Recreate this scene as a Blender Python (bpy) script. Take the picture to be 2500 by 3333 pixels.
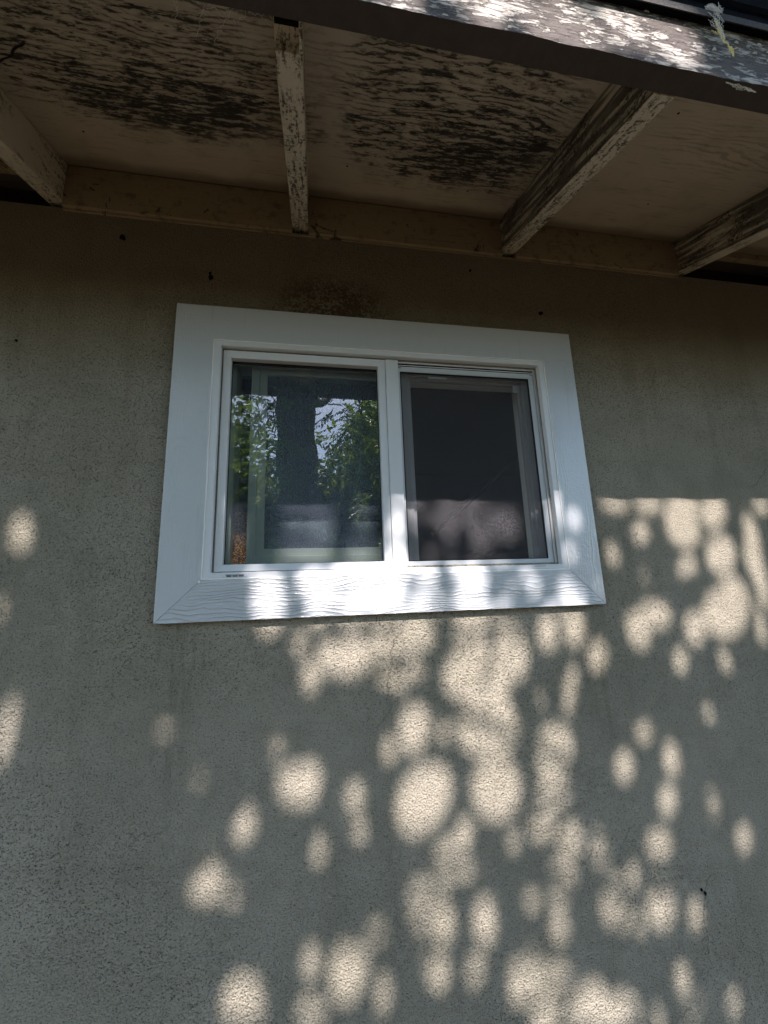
import bpy, bmesh, math, random
import numpy as np
from mathutils import Vector, Matrix

for o in list(bpy.data.objects):
    bpy.data.objects.remove(o)
C = bpy.context.scene.collection
scene = bpy.context.scene
R = math.radians

# ------------------------------------------------------------------ camera
cam_d = bpy.data.cameras.new("camera")
cam = bpy.data.objects.new("camera", cam_d)
C.objects.link(cam)
cam.location = (-0.2050, -0.9798, -0.3493)
cam.rotation_euler = (R(101.39), R(2.02), R(-9.53))
cam_d.sensor_fit = 'HORIZONTAL'
cam_d.sensor_width = 36.0
cam_d.lens = 36.0 * 1320.0 / 2500.0
cam_d.clip_start = 0.02
cam_d.clip_end = 800.0
scene.camera = cam

# ------------------------------------------------------------------ sky, sun, exposure
world = bpy.data.worlds.new("World")
scene.world = world
world.use_nodes = True
wn = world.node_tree
bg = wn.nodes["Background"]
sky = wn.nodes.new("ShaderNodeTexSky")
sky.sky_type = 'NISHITA'
sky.sun_disc = False
sky.sun_elevation = R(45)
sky.sun_rotation = R(180)
sky.dust_density = 0.5
sky.ozone_density = 1.2
wn.links.new(sky.outputs[0], bg.inputs[0])
bg.inputs[1].default_value = 0.11
sun_d = bpy.data.lights.new("sun", 'SUN')
sun_d.energy = 2.7
sun_d.angle = R(0.55)
sun_d.color = (1.0, 0.90, 0.87)
sun = bpy.data.objects.new("sun", sun_d)
C.objects.link(sun)
sun.location = (0, -6, 8)
sun.rotation_euler = (R(45), 0, 0)
scene.view_settings.view_transform = 'Standard'
scene.view_settings.look = 'None'
scene.view_settings.gamma = 1
scene.view_settings.exposure = 2.42
scene.cycles.max_bounces = 10
scene.cycles.diffuse_bounces = 5
scene.cycles.glossy_bounces = 4
scene.cycles.transparent_max_bounces = 24
scene.cycles.transmission_bounces = 8
scene.cycles.use_denoising = True
scene.cycles.caustics_reflective = False
scene.cycles.caustics_refractive = False
scene.cycles.sample_clamp_indirect = 12.0

# ------------------------------------------------------------------ helpers
def empty(name, loc, label=None, cat=None, group=None, parent=None, rot=(0, 0, 0)):
    o = bpy.data.objects.new(name, None)
    C.objects.link(o)
    o.location = loc
    o.rotation_euler = rot
    o.empty_display_size = 0.1
    if label: o['label'] = label
    if cat: o['category'] = cat
    if group: o['group'] = group
    if parent: o.parent = parent
    return o

class MB:
    def __init__(s):
        s.v = []; s.f = []
    def box(s, x0, x1, y0, y1, z0, z1):
        n = len(s.v)
        s.v += [(x0,y0,z0),(x1,y0,z0),(x1,y1,z0),(x0,y1,z0),(x0,y0,z1),(x1,y0,z1),(x1,y1,z1),(x0,y1,z1)]
        s.f += [tuple(n+i for i in q) for q in ((0,3,2,1),(4,5,6,7),(0,1,5,4),(1,2,6,5),(2,3,7,6),(3,0,4,7))]
        return s
    def poly(s, pts):
        n = len(s.v); s.v += [tuple(p) for p in pts]; s.f.append(tuple(range(n, n+len(pts)))); return s
    def prism(s, prof, fn, a, b):
        # prof: list of 2d points (closed), fn(u, v, t)->xyz
        n = len(s.v); k = len(prof)
        s.v += [fn(u, v, a) for u, v in prof] + [fn(u, v, b) for u, v in prof]
        s.f.append(tuple(n+i for i in range(k))[::-1]); s.f.append(tuple(n+k+i for i in range(k)))
        for i in range(k):
            j = (i+1) % k
            s.f.append((n+i, n+j, n+k+j, n+k+i))
        return s
    def tube(s, pts, rad, seg=8, cap=True):
        n0 = len(s.v); P = [Vector(p) for p in pts]
        prev = None
        for i, p in enumerate(P):
            t = (P[min(i+1, len(P)-1)] - P[max(i-1, 0)]).normalized()
            if prev is None:
                a = t.orthogonal().normalized()
            else:
                a = (prev - t*prev.dot(t)).normalized()
            prev = a; b = t.cross(a)
            r = rad[i] if hasattr(rad, '__len__') else rad
            for k in range(seg):
                th = 2*math.pi*k/seg
                q = p + a*(r*math.cos(th)) + b*(r*math.sin(th))
                s.v.append((q.x, q.y, q.z))
        for i in range(len(P)-1):
            for k in range(seg):
                l = (k+1) % seg
                s.f.append((n0+i*seg+k, n0+i*seg+l, n0+(i+1)*seg+l, n0+(i+1)*seg+k))
        if cap:
            s.f.append(tuple(n0+k for k in range(seg))[::-1]); s.f.append(tuple(n0+(len(P)-1)*seg+k for k in range(seg)))
        return s
    def build(s, name, mat, parent=None, smooth=False, bevel=0, label=None):
        me = bpy.data.meshes.new(name)
        off = Vector((0, 0, 0)); q = parent
        while q is not None:
            off += q.location; q = q.parent
        me.from_pydata([(x-off.x, y-off.y, z-off.z) for x, y, z in s.v], [], s.f)
        me.materials.append(mat)
        bm = bmesh.new(); bm.from_mesh(me)
        bmesh.ops.recalc_face_normals(bm, faces=bm.faces)
        bm.to_mesh(me); bm.free()
        if smooth:
            for p in me.polygons: p.use_smooth = True
        me.update()
        o = bpy.data.objects.new(name, me); C.objects.link(o)
        if parent: o.parent = parent
        if bevel:
            m = o.modifiers.new("bevel", 'BEVEL'); m.width = bevel; m.segments = 2; m.limit_method = 'ANGLE'; m.angle_limit = R(40)
        if label: o['label'] = label
        return o

def tag(o, label, cat, group=None, kind=None):
    if label: o['label'] = label
    if cat: o['category'] = cat
    if group: o['group'] = group
    if kind: o['kind'] = kind
    return o

# ------------------------------------------------------------------ node helper
class NT:
    def __init__(s, name):
        s.m = bpy.data.materials.new(name); s.m.use_nodes = True
        s.t = s.m.node_tree; s.t.nodes.clear()
        s.out = s.t.nodes.new("ShaderNodeOutputMaterial")
        g = s.t.nodes.new("ShaderNodeNewGeometry"); s.pos = g.outputs['Position']; s.geo = g
    def n(s, typ, **kw):
        nd = s.t.nodes.new(typ)
        for k, v in kw.items(): setattr(nd, k, v)
        return nd
    def put(s, sock, val):
        if isinstance(val, bpy.types.NodeSocket): s.t.links.new(val, sock)
        elif val is not None: sock.default_value = val
    def math(s, op, a, b=None, c=None, clamp=False):
        nd = s.n("ShaderNodeMath", operation=op, use_clamp=clamp)
        s.put(nd.inputs[0], a)
        if b is not None: s.put(nd.inputs[1], b)
        if c is not None: s.put(nd.inputs[2], c)
        return nd.outputs[0]
    def scale(s, vec, sx, sy, sz, off=(0,0,0)):
        nd = s.n("ShaderNodeMapping"); s.put(nd.inputs[0], vec)
        nd.inputs['Scale'].default_value = (sx, sy, sz); nd.inputs['Location'].default_value = off
        return nd.outputs[0]
    def noise(s, vec, scale, detail=3, rough=.55, dist=0):
        nd = s.n("ShaderNodeTexNoise"); s.put(nd.inputs['Vector'], vec)
        nd.inputs['Scale'].default_value = scale; nd.inputs['Detail'].default_value = detail
        nd.inputs['Roughness'].default_value = rough; nd.inputs['Distortion'].default_value = dist
        return nd.outputs['Fac']
    def voro(s, vec, scale, feature='F1'):
        nd = s.n("ShaderNodeTexVoronoi", feature=feature); s.put(nd.inputs['Vector'], vec)
        nd.inputs['Scale'].default_value = scale
        return nd.outputs['Distance']
    def ramp(s, fac, a, b):   # smooth 0..1 between a and b
        nd = s.n("ShaderNodeMapRange", interpolation_type='SMOOTHSTEP'); s.put(nd.inputs['Value'], fac)
        nd.inputs['From Min'].default_value = min(a, b); nd.inputs['From Max'].default_value = max(a, b)
        nd.inputs['To Min'].default_value = 0 if a < b else 1; nd.inputs['To Max'].default_value = 1 if a < b else 0
        return nd.outputs[0]
    def mix(s, fac, a, b):
        nd = s.n("ShaderNodeMix", data_type='RGBA')
        s.put(nd.inputs['Factor'], fac)
        for k, v in (('A', a), ('B', b)):
            i = [q for q in nd.inputs if q.name == k and q.type == 'RGBA'][0]
            s.put(i, v if isinstance(v, bpy.types.NodeSocket) else (*v, 1))
        return [q for q in nd.outputs if q.type == 'RGBA'][0]
    def sep(s, vec=None):
        nd = s.n("ShaderNodeSeparateXYZ"); s.put(nd.inputs[0], vec or s.pos); return nd.outputs
    def comb(s, x, y, z):
        nd = s.n("ShaderNodeCombineXYZ")
        for i, v in enumerate((x, y, z)): s.put(nd.inputs[i], v)
        return nd.outputs[0]
    def blob(s, ax, az, cx, cz, rx, rz, soft=.5):   # elliptical mask 1 in the middle
        a = s.math('MULTIPLY', s.math('SUBTRACT', ax, cx), 1/rx); b = s.math('MULTIPLY', s.math('SUBTRACT', az, cz), 1/rz)
        d = s.math('ADD', s.math('MULTIPLY', a, a), s.math('MULTIPLY', b, b))
        return s.ramp(d, 1.0, soft*soft)
    def bump(s, h, strength, dist, normal=None):
        nd = s.n("ShaderNodeBump"); nd.inputs['Strength'].default_value = strength; nd.inputs['Distance'].default_value = dist
        s.put(nd.inputs['Height'], h)
        if normal: s.put(nd.inputs['Normal'], normal)
        return nd.outputs[0]
    def pbr(s, col, rough=.6, spec=.5, normal=None, metal=0):
        nd = s.n("ShaderNodeBsdfPrincipled")
        s.put(nd.inputs['Base Color'], col if isinstance(col, bpy.types.NodeSocket) else (*col, 1))
        s.put(nd.inputs['Roughness'], rough); s.put(nd.inputs['Specular IOR Level'], spec); s.put(nd.inputs['Metallic'], metal)
        if normal: s.put(nd.inputs['Normal'], normal)
        return nd.outputs[0]
    def done(s, shader):
        s.t.links.new(shader, s.out.inputs[0]); return s.m

# ------------------------------------------------------------------ materials
def m_stucco():
    t = NT("stucco"); x, y, z = t.sep()
    grain = t.noise(t.pos, 340, 3, .65)
    pits = t.voro(t.pos, 230)
    mid = t.noise(t.pos, 120, 3, .6)
    crack = t.ramp(t.noise(t.scale(t.pos, 1, 1, 1.35), 310, 2, .6, .4), .43, .36)      # pits between the grains, their shade painted dark
    big = t.noise(t.pos, 2.2, 5, .65)
    trow = t.noise(t.scale(t.pos, 1, 1, 1.7), 7, 4, .65, .6)
    streak = t.noise(t.scale(t.pos, 7, 1, .9), 1.6, 5, .65)
    base = t.mix(t.ramp(big, .3, .7), (.262, .242, .190), (.330, .303, .246))
    base = t.mix(t.math('MULTIPLY', t.ramp(trow, .42, .72), .30), base, (.19, .175, .135))
    base = t.mix(t.math('MULTIPLY', t.ramp(streak, .5, .72), .30), base, (.17, .155, .115))
    base = t.mix(t.math('MULTIPLY', crack, .75), base, (.045, .040, .031))
    base = t.mix(t.math('MULTIPLY', t.ramp(grain, .5, .8), .30), base, (.38, .36, .31))
    wob = t.n("ShaderNodeVectorMath", operation='MULTIPLY_ADD'); nv = t.n("ShaderNodeTexNoise"); t.put(nv.inputs['Vector'], t.pos); nv.inputs['Scale'].default_value = 6; nv.inputs['Detail'].default_value = 5
    t.put(wob.inputs[0], nv.outputs['Color']); wob.inputs[1].default_value = (.22, .22, .22); t.put(wob.inputs[2], t.pos)
    hl = t.ramp(t.voro(wob.outputs[0], 1.15, 'DISTANCE_TO_EDGE'), .0032, .0008)
    hl = t.math('MULTIPLY', hl, t.ramp(t.noise(t.pos, 3.1, 2), .50, .60))          # a few hairline cracks
    base = t.mix(t.math('MULTIPLY', hl, .42), base, (.05, .042, .032))
    drip = t.math('MAXIMUM', t.blob(x, z, -.50, -.52, .07, .26, .1), t.blob(x, z, .52, -.56, .05, .30, .1))
    drip = t.math('MULTIPLY', drip, t.ramp(t.noise(t.comb(t.math('MULTIPLY', x, 60), 2.0, t.math('MULTIPLY', z, 4)), 1.0, 4, .7), .42, .65))
    base = t.mix(t.math('MULTIPLY', drip, .40), base, (.13, .115, .085))
    # brown grime with painted eave shade, and the mould patch over the window head
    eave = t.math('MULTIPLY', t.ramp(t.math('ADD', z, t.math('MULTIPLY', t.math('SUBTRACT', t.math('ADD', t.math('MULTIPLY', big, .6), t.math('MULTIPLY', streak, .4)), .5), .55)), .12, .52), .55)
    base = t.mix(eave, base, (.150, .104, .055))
    sp = t.noise(t.pos, 120, 4, .7); wide = t.noise(t.pos, 22, 4, .7)
    st = t.blob(x, z, -.155, .440, .21, .115, .05)
    st = t.math('MULTIPLY', st, t.ramp(t.math('ADD', t.math('MULTIPLY', sp, .6), t.math('MULTIPLY', wide, .4)), .43, .53))
    base = t.mix(t.math('MULTIPLY', st, .75), base, (.040, .016, .008))
    hair = t.ramp(t.noise(t.scale(t.pos, 1, 1, .5), 34, 5, .75, 1.2), .70, .74)
    hair = t.math('MULTIPLY', hair, t.ramp(z, .15, .45))
    base = t.mix(t.math('MULTIPLY', hair, .7), base, (.03, .018, .012))
    h = t.math('ADD', t.math('MULTIPLY', grain, .7), t.math('ADD', t.math('MULTIPLY', mid, .55), t.math('MULTIPLY', pits, .5)))
    h = t.math('SUBTRACT', h, t.math('MULTIPLY', crack, .5))
    return t.done(t.pbr(base, .92, .15, t.bump(h, 1.0, .0046)))

def m_trim(horizontal, name):
    # white gloss paint over boards with an embossed wood grain
    t = NT(name); x, y, z = t.sep()
    a, b = (x, z) if horizontal else (z, x)          # a along the board, b across
    v = t.comb(t.math('MULTIPLY', a, 5.0), 0.0 if horizontal else 3.3, t.math('MULTIPLY', b, 16))
    warp = t.noise(v, 1.3, 3, .5)
    fine = t.noise(t.comb(t.math('MULTIPLY', a, 28), 1.7, t.math('MULTIPLY', b, 40)), 1.0, 3, .6)
    ph = t.math('ADD', t.math('MULTIPLY', b, 760), t.math('ADD', t.math('MULTIPLY', warp, 34), t.math('MULTIPLY', fine, 6.5)))
    wv = t.math('SINE', ph)
    ridge = t.math('POWER', t.math('MULTIPLY_ADD', wv, .5, .5), 3)
    patch = t.ramp(t.noise(t.comb(t.math('MULTIPLY', a, 3.2), 5.5, t.math('MULTIPLY', b, 22)), 1.0, 2), .34, .60)
    h = t.math('MULTIPLY', ridge, patch)
    if horizontal: h = t.math('MULTIPLY', h, t.math('ADD', .22, t.ramp(z, .1, -.1)))
    peel = t.noise(t.pos, 320, 2, .5)
    h = t.math('ADD', h, t.math('MULTIPLY', peel, .16))
    if not horizontal:
        orange = t.noise(t.pos, 90, 3, .6)
        h = t.math('ADD', t.math('MULTIPLY', h, .28), t.math('MULTIPLY', orange, 1.0))
    dirt = t.ramp(t.noise(t.pos, 18, 5, .7), .55, .8)
    run = t.ramp(t.noise(t.comb(t.math('MULTIPLY', x, 40), 1.0, t.math('MULTIPLY', z, 3)), 1.0, 4, .7), .55, .75)
    col = t.mix(t.math('MULTIPLY', t.math('MAXIMUM', dirt, run), .30), (.47, .495, .525), (.31, .32, .31))
    return t.done(t.pbr(col, .20, .55, t.bump(h, .8, .0015)))

def m_vinyl(name, col=(.60, .62, .65), rough=.38):
    t = NT(name)
    d = t.ramp(t.noise(t.pos, 35, 5, .7), .5, .85)
    c = t.mix(t.math('MULTIPLY', d, .25), col, tuple(q*.75 for q in col))
    return t.done(t.pbr(c, t.math('ADD', t.math('MULTIPLY', t.noise(t.pos, 12, 3), .2), rough-.1), .5, t.bump(t.noise(t.pos, 60, 2), .06, .002)))

def m_plain(name, col, rough=.7, spec=.3, var=.3, sc=20, bump=.2):
    t = NT(name)
    c = t.mix(t.noise(t.pos, sc, 4, .6), tuple(q*(1-var) for q in col), tuple(min(1, q*(1+var)) for q in col))
    return t.done(t.pbr(c, rough, spec, t.bump(t.noise(t.pos, sc*5, 3), bump, .003)))

def m_soffit():
    # old cream paint on rough-sawn plywood: raised grain, black mildew in the peeled grain
    t = NT("peeling_soffit_paint"); x, y, z = t.sep()
    lay = t.math('ADD', x, 0.0)
    warp = t.noise(t.comb(t.math('MULTIPLY', x, 3.2), t.math('MULTIPLY', y, 8), 1.0), 1.0, 2, .5)
    fib = t.noise(t.comb(t.math('MULTIPLY', x, 9), t.math('MULTIPLY', y, 120), 2.0), 1.0, 4, .7)
    spk0 = t.noise(t.comb(t.math('MULTIPLY', x, 40), t.math('MULTIPLY', y, 60), 3.0), 1.0, 3, .6)
    ph = t.math('ADD', t.math('MULTIPLY', y, 430), t.math('ADD', t.math('MULTIPLY', warp, 58), t.math('MULTIPLY', spk0, 7)))
    ring = t.math('POWER', t.math('MULTIPLY_ADD', t.math('SINE', ph), .5, .5), 3.5)
    ring = t.math('MULTIPLY', ring, t.ramp(fib, .30, .62))
    spk = t.noise(t.comb(t.math('MULTIPLY', x, 45), t.math('MULTIPLY', y, 150), 4.0), 1.0, 5, .8)
    pn = t.noise(t.pos, 5.5, 4, .6)
    pn2 = t.noise(t.comb(t.math('MULTIPLY', x, 7), t.math('MULTIPLY', y, 16), 9.0), 1.0, 4, .7)
    xd = t.math('ADD', x, t.math('MULTIPLY', t.math('SUBTRACT', t.noise(t.scale(t.pos, 1, 1, 1, (3, 0, 0)), 9, 4, .6), .5), .30))
    yd = t.math('ADD', y, t.math('MULTIPLY', t.math('SUBTRACT', t.noise(t.scale(t.pos, 1, 1, 1, (0, 5, 0)), 11, 4, .6), .5), .16))
    clump = t.noise(t.comb(t.math('MULTIPLY', x, 14), t.math('MULTIPLY', y, 70), 6.0), 1.0, 5, .7)
    m1 = t.blob(xd, yd, .10, -.36, .34, .21, .5)       # middle bay
    m1b = t.blob(xd, yd, .24, -.20, .27, .15, .1)
    m2 = t.blob(xd, yd, -.60, -.42, .50, .24, .5)      # left bay
    m2b = t.blob(xd, yd, -.46, -.22, .36, .10, .1)
    m3 = t.math('MULTIPLY', t.blob(xd, yd, .85, -.36, .40, .10, .2), .35)
    zone = t.math('MAXIMUM', t.math('MAXIMUM', m1, t.math('MULTIPLY', m2, .8)), m3)
    zone2 = t.math('MAXIMUM', m1b, m2b)
    lines = t.math('MULTIPLY', t.ramp(t.math('MULTIPLY', ring, t.math('ADD', -.25, t.math('MULTIPLY', t.math('ADD', spk, clump), 1.1))), .12, .36), t.math('MULTIPLY', zone, t.math('MULTIPLY_ADD', t.ramp(pn2, .35, .60), .75, .25)))
    w1 = t.blob(xd, yd, .11, -.30, .33, .24, .6); w2 = t.blob(xd, yd, -.56, -.30, .42, .21, .5)
    wide = t.math('MAXIMUM', w1, w2)
    mk = t.math('ADD', t.math('MULTIPLY', clump, .6), t.math('MULTIPLY', spk, .4))
    mould = t.math('MULTIPLY', t.ramp(t.math('ADD', mk, t.math('ADD', t.math('MULTIPLY', zone2, .055), t.math('MULTIPLY', wide, .025))), .525, .585), t.math('MAXIMUM', zone2, wide))
    film = t.math('MULTIPLY', t.math('MAXIMUM', zone2, t.math('MULTIPLY', wide, .6)), t.ramp(pn2, .3, .7))
    faint = t.math('MULTIPLY', t.ramp(fib, .54, .70), .5)
    base = t.mix(t.noise(t.pos, 4, 4, .6), (.42, .345, .255), (.56, .47, .355))
    base = t.mix(t.math('MULTIPLY', t.ramp(t.noise(t.pos, 9, 4), .5, .75), .3), base, (.24, .17, .11))
    base = t.mix(faint, base, (.16, .12, .08))
    base = t.mix(t.math('MULTIPLY', film, .6), base, (.135, .115, .088))
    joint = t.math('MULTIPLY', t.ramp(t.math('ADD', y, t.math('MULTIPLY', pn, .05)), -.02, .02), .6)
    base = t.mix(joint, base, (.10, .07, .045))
    base = t.mix(t.math('MULTIPLY', lines, .9), base, (.030, .024, .018))
    crk = t.noise(t.pos, 5, 3, .7)
    dl = t.math('ABSOLUTE', t.math('SUBTRACT', t.math('ADD', t.math('MULTIPLY', x, 1.0), t.math('MULTIPLY', crk, .10)), t.math('MULTIPLY_ADD', y, -1.15, -1.063)))
    crkm = t.math('MULTIPLY', t.ramp(dl, .006, .002), t.blob(x, y, -.78, -.25, .09, .11, .8))
    base = t.mix(t.math('MULTIPLY', mould, .92), base, (.020, .017, .014))
    base = t.mix(crkm, base, (.015, .012, .012))
    h = t.math('SUBTRACT', t.math('MULTIPLY', fib, .5), t.math('ADD', lines, mould))
    return t.done(t.pbr(base, .85, .2, t.bump(h, .6, .002)))

def m_rafter():
    t = NT("flaking_rafter_paint"); x, y, z = t.sep()
    fib = t.noise(t.comb(t.math('MULTIPLY', x, 140), t.math('MULTIPLY', y, 10), t.math('MULTIPLY', z, 60)), 1.0, 4, .7)
    spk = t.noise(t.pos, 150, 4, .75)
    area = t.noise(t.pos, 9, 3, .6)
    base = t.mix(t.noise(t.pos, 6, 4), (.46, .40, .30), (.68, .61, .48))
    chip = t.math('MULTIPLY', t.ramp(t.math('ADD', t.math('MULTIPLY', fib, .5), t.math('MULTIPLY', spk, .5)), .50, .56), t.math('MAXIMUM', t.ramp(area, .38, .56), t.math('MULTIPLY', t.ramp(y, -.14, -.02), .9)))
    base = t.mix(t.math('MULTIPLY', chip, .9), base, (.045, .032, .022))
    base = t.mix(t.math('MULTIPLY', t.ramp(area, .5, .75), .35), base, (.20, .15, .10))
    long_ = t.noise(t.comb(t.math('MULTIPLY', x, 30), t.math('MULTIPLY', y, 5), t.math('MULTIPLY', t.math('SUBTRACT', z, t.math('MULTIPLY', y, .372)), 60)), 1.0, 4, .6)
    nx, ny, nz = t.sep(t.geo.outputs['Normal'])
    side = t.ramp(t.math('ABSOLUTE', nx), .5, .9)
    mil = t.math('MULTIPLY', t.math('MULTIPLY', t.ramp(long_, .36, .56), side), t.ramp(x, .1, .3))
    base = t.mix(t.math('MULTIPLY', mil, .85), base, (.050, .040, .032))
    return t.done(t.pbr(base, .8, .2, t.bump(t.math('SUBTRACT', fib, chip), .6, .002)))

def m_blocking():
    t = NT("old_blocking_paint"); x, y, z = t.sep()
    fib = t.noise(t.comb(t.math('MULTIPLY', x, 7), 1.0, t.math('MULTIPLY', z, 90)), 1.0, 4, .7)
    base = t.mix(t.noise(t.pos, 5, 4), (.23, .165, .095), (.33, .25, .16))
    base = t.mix(t.math('MULTIPLY', t.ramp(fib, .58, .66), .6), base, (.09, .06, .035))
    crack = t.ramp(t.noise(t.pos, 14, 5, .7, 1.5), .62, .66)
    base = t.mix(t.math('MULTIPLY', t.ramp(t.noise(t.pos, 24, 5, .75), .50, .66), .55), base, (.10, .07, .04))
    base = t.mix(t.math('MULTIPLY', crack, .8), base, (.025, .018, .012))
    return t.done(t.pbr(base, .85, .2, t.bump(fib, .4, .0015)))

def m_fascia():
    t = NT("weathered_fascia"); x, y, z = t.sep()
    fib = t.noise(t.comb(t.math('MULTIPLY', x, 22), 2.0, t.math('MULTIPLY', z, 210)), 1.0, 4, .7)
    fl = t.noise(t.comb(t.math('MULTIPLY', x, 34), 4.0, t.math('MULTIPLY', z, 90)), 1.0, 5, .75, .5)
    big = t.noise(t.comb(t.math('MULTIPLY', x, 9), 7.0, t.math('MULTIPLY', z, 26)), 1.0, 3, .6)
    crack = t.ramp(fib, .53, .43)
    chip = t.ramp(t.math('ADD', t.math('MULTIPLY', fl, .55), t.math('MULTIPLY', big, .45)), .475, .525)
    base = t.mix(t.noise(t.pos, 30, 3), (.21, .19, .165), (.62, .58, .53))
    base = t.mix(t.math('MULTIPLY', crack, .85), base, (.045, .036, .03))
    base = t.mix(t.math('MULTIPLY', chip, .9), base, (.050, .036, .030))
    # only the weathered face: underside and back keep brown paint
    nx, ny, nz = t.sep(t.geo.outputs['Normal'])
    face = t.ramp(ny, -.3, -.8)
    face = t.math('MULTIPLY', face, t.ramp(y, -.548, -.556))
    under = t.mix(t.noise(t.pos, 40, 4), (.040, .031, .028), (.075, .058, .050))
    base = t.mix(face, under, base)
    h = t.math('ADD', t.math('MULTIPLY', t.math('SUBTRACT', t.math('MULTIPLY', fib, .6), t.math('MULTIPLY', chip, 1.0)), face), t.math('MULTIPLY', t.noise(t.pos, 120, 4, .7), .5))
    return t.done(t.pbr(base, .75, .3, t.bump(h, .9, .004)))

def m_fixed_glass():
    # clear outer face, pebbled inner face: sharp reflection, grainy view through
    t = NT("pebbled_glass")
    pe = t.math('ADD', t.noise(t.pos, 190, 2, .5), t.math('MULTIPLY', t.noise(t.pos, 420, 1), .4))
    nrm = t.bump(pe, .55, .0012)
    refr = t.n("ShaderNodeBsdfRefraction"); refr.inputs['IOR'].default_value = 1.12; refr.inputs['Roughness'].default_value = .05
    refr.inputs['Color'].default_value = (.74, .80, .78, 1); t.put(refr.inputs['Normal'], nrm)
    tr = t.n("ShaderNodeBsdfTransparent"); tr.inputs[0].default_value = (.74, .80, .78, 1)
    body = t.n("ShaderNodeMixShader"); body.inputs[0].default_value = .5
    t.t.links.new(refr.outputs[0], body.inputs[1]); t.t.links.new(tr.outputs[0], body.inputs[2])
    gl = t.n("ShaderNodeBsdfGlossy"); gl.inputs['Roughness'].default_value = .0
    dt = t.n("ShaderNodeVectorMath", operation='DOT_PRODUCT'); t.put(dt.inputs[0], t.geo.outputs['Incoming']); t.put(dt.inputs[1], t.geo.outputs['Normal'])
    sch = t.math('POWER', t.math('SUBTRACT', 1.0, t.math('ABSOLUTE', dt.outputs['Value'])), 5.0)
    fac = t.math('MULTIPLY_ADD', sch, .87, .13, clamp=True)      # two panes' worth of reflection
    mx = t.n("ShaderNodeMixShader"); t.put(mx.inputs[0], fac)
    t.t.links.new(body.outputs[0], mx.inputs[1]); t.t.links.new(gl.outputs[0], mx.inputs[2])
    # dust film, tinted blue to put the pane's haze into its colour
    du = t.n("ShaderNodeBsdfDiffuse"); du.inputs[0].default_value = (.50, .60, .80, 1)
    m2 = t.n("ShaderNodeMixShader")
    t.put(m2.inputs[0], t.math('MULTIPLY', t.math('ADD', .5, t.ramp(t.noise(t.pos, 260, 3, .7), .35, .65)), .040))
    t.t.links.new(mx.outputs[0], m2.inputs[1]); t.t.links.new(du.outputs[0], m2.inputs[2])
    return t.done(m2.outputs[0])

def m_sash_glass():
    t = NT("grainy_sash_glass")
    tr = t.n("ShaderNodeBsdfTransparent"); tr.inputs[0].default_value = (.62, .70, .72, 1)
    gr = t.noise(t.pos, 300, 3, .7)
    gl = t.n("ShaderNodeBsdfGlossy"); gl.inputs['Roughness'].default_value = .42; gl.inputs['Color'].default_value = (.8, .88, 1, 1)
    t.put(gl.inputs['Normal'], t.bump(gr, .9, .002))
    mx = t.n("ShaderNodeMixShader"); t.put(mx.inputs[0], .10)
    t.t.links.new(tr.outputs[0], mx.inputs[1]); t.t.links.new(gl.outputs[0], mx.inputs[2])
    du = t.n("ShaderNodeBsdfDiffuse"); du.inputs[0].default_value = (.50, .60, .78, 1)  # blue haze of scattered sunlight mixed into the glass colour
    m2 = t.n("ShaderNodeMixShader"); t.put(m2.inputs[0], t.math('MULTIPLY', t.ramp(gr, .3, .75), .30))
    t.t.links.new(mx.outputs[0], m2.inputs[1]); t.t.links.new(du.outputs[0], m2.inputs[2])
    return t.done(m2.outputs[0])

def m_mesh():
    t = NT("insect_mesh"); x, y, z = t.sep()
    w1 = t.math('SINE', t.math('MULTIPLY', x, 4300)); w2 = t.math('SINE', t.math('MULTIPLY', z, 4300))
    thr = t.math('MAXIMUM', w1, w2)
    spark = t.noise(t.pos, 450, 2, .7)
    tr = t.n("ShaderNodeBsdfTransparent")
    b = t.pbr(t.mix(t.ramp(spark, .38, .72), (.018, .012, .010), (.30, .31, .345)), .6, .12, t.bump(spark, .8, .002))
    mx = t.n("ShaderNodeMixShader")
    t.put(mx.inputs[0], t.math('MULTIPLY_ADD', t.ramp(thr, .2, .9), .20, .22))
    t.t.links.new(tr.outputs[0], mx.inputs[1]); t.t.links.new(b, mx.inputs[2])
    return t.done(mx.outputs[0])

def m_leaf(name, c1, c2, trans=.45):
    t = NT(name)
    oi = t.noise(t.pos, 4.0, 4, .7)
    col = t.mix(t.ramp(oi, .35, .65), c1, c2)
    d = t.n("ShaderNodeBsdfPrincipled"); t.put(d.inputs['Base Color'], col); d.inputs['Roughness'].default_value = .45
    tl = t.n("ShaderNodeBsdfTranslucent"); t.put(tl.inputs[0], t.mix(.5, col, (.30, .42, .05)))
    mx = t.n("ShaderNodeMixShader"); mx.inputs[0].default_value = trans
    t.t.links.new(d.outputs[0], mx.inputs[1]); t.t.links.new(tl.outputs[0], mx.inputs[2])
    return t.done(mx.outputs[0])

def m_amber_glint():
    t = NT("amber_glint_paint"); v = t.noise(t.pos, 300, 2, .6); w = t.noise(t.pos, 40, 2)  # amber sparkle of sunlight painted as bright and dark speckle
    c = t.mix(t.ramp(w, .4, .6), (.95, .50, .16), (.80, .40, .30))
    return t.done(t.pbr(t.mix(t.ramp(v, .50, .60), (.05, .02, .018), c), .7, .3))

def m_bark():
    t = NT("bark")
    f = t.noise(t.scale(t.pos, 14, 14, 2.5), 1.0, 5, .7, .4)
    c = t.mix(t.ramp(f, .35, .65), (.030, .024, .020), (.105, .085, .068))
    return t.done(t.pbr(c, .9, .2, t.bump(f, .9, .03)))

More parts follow.
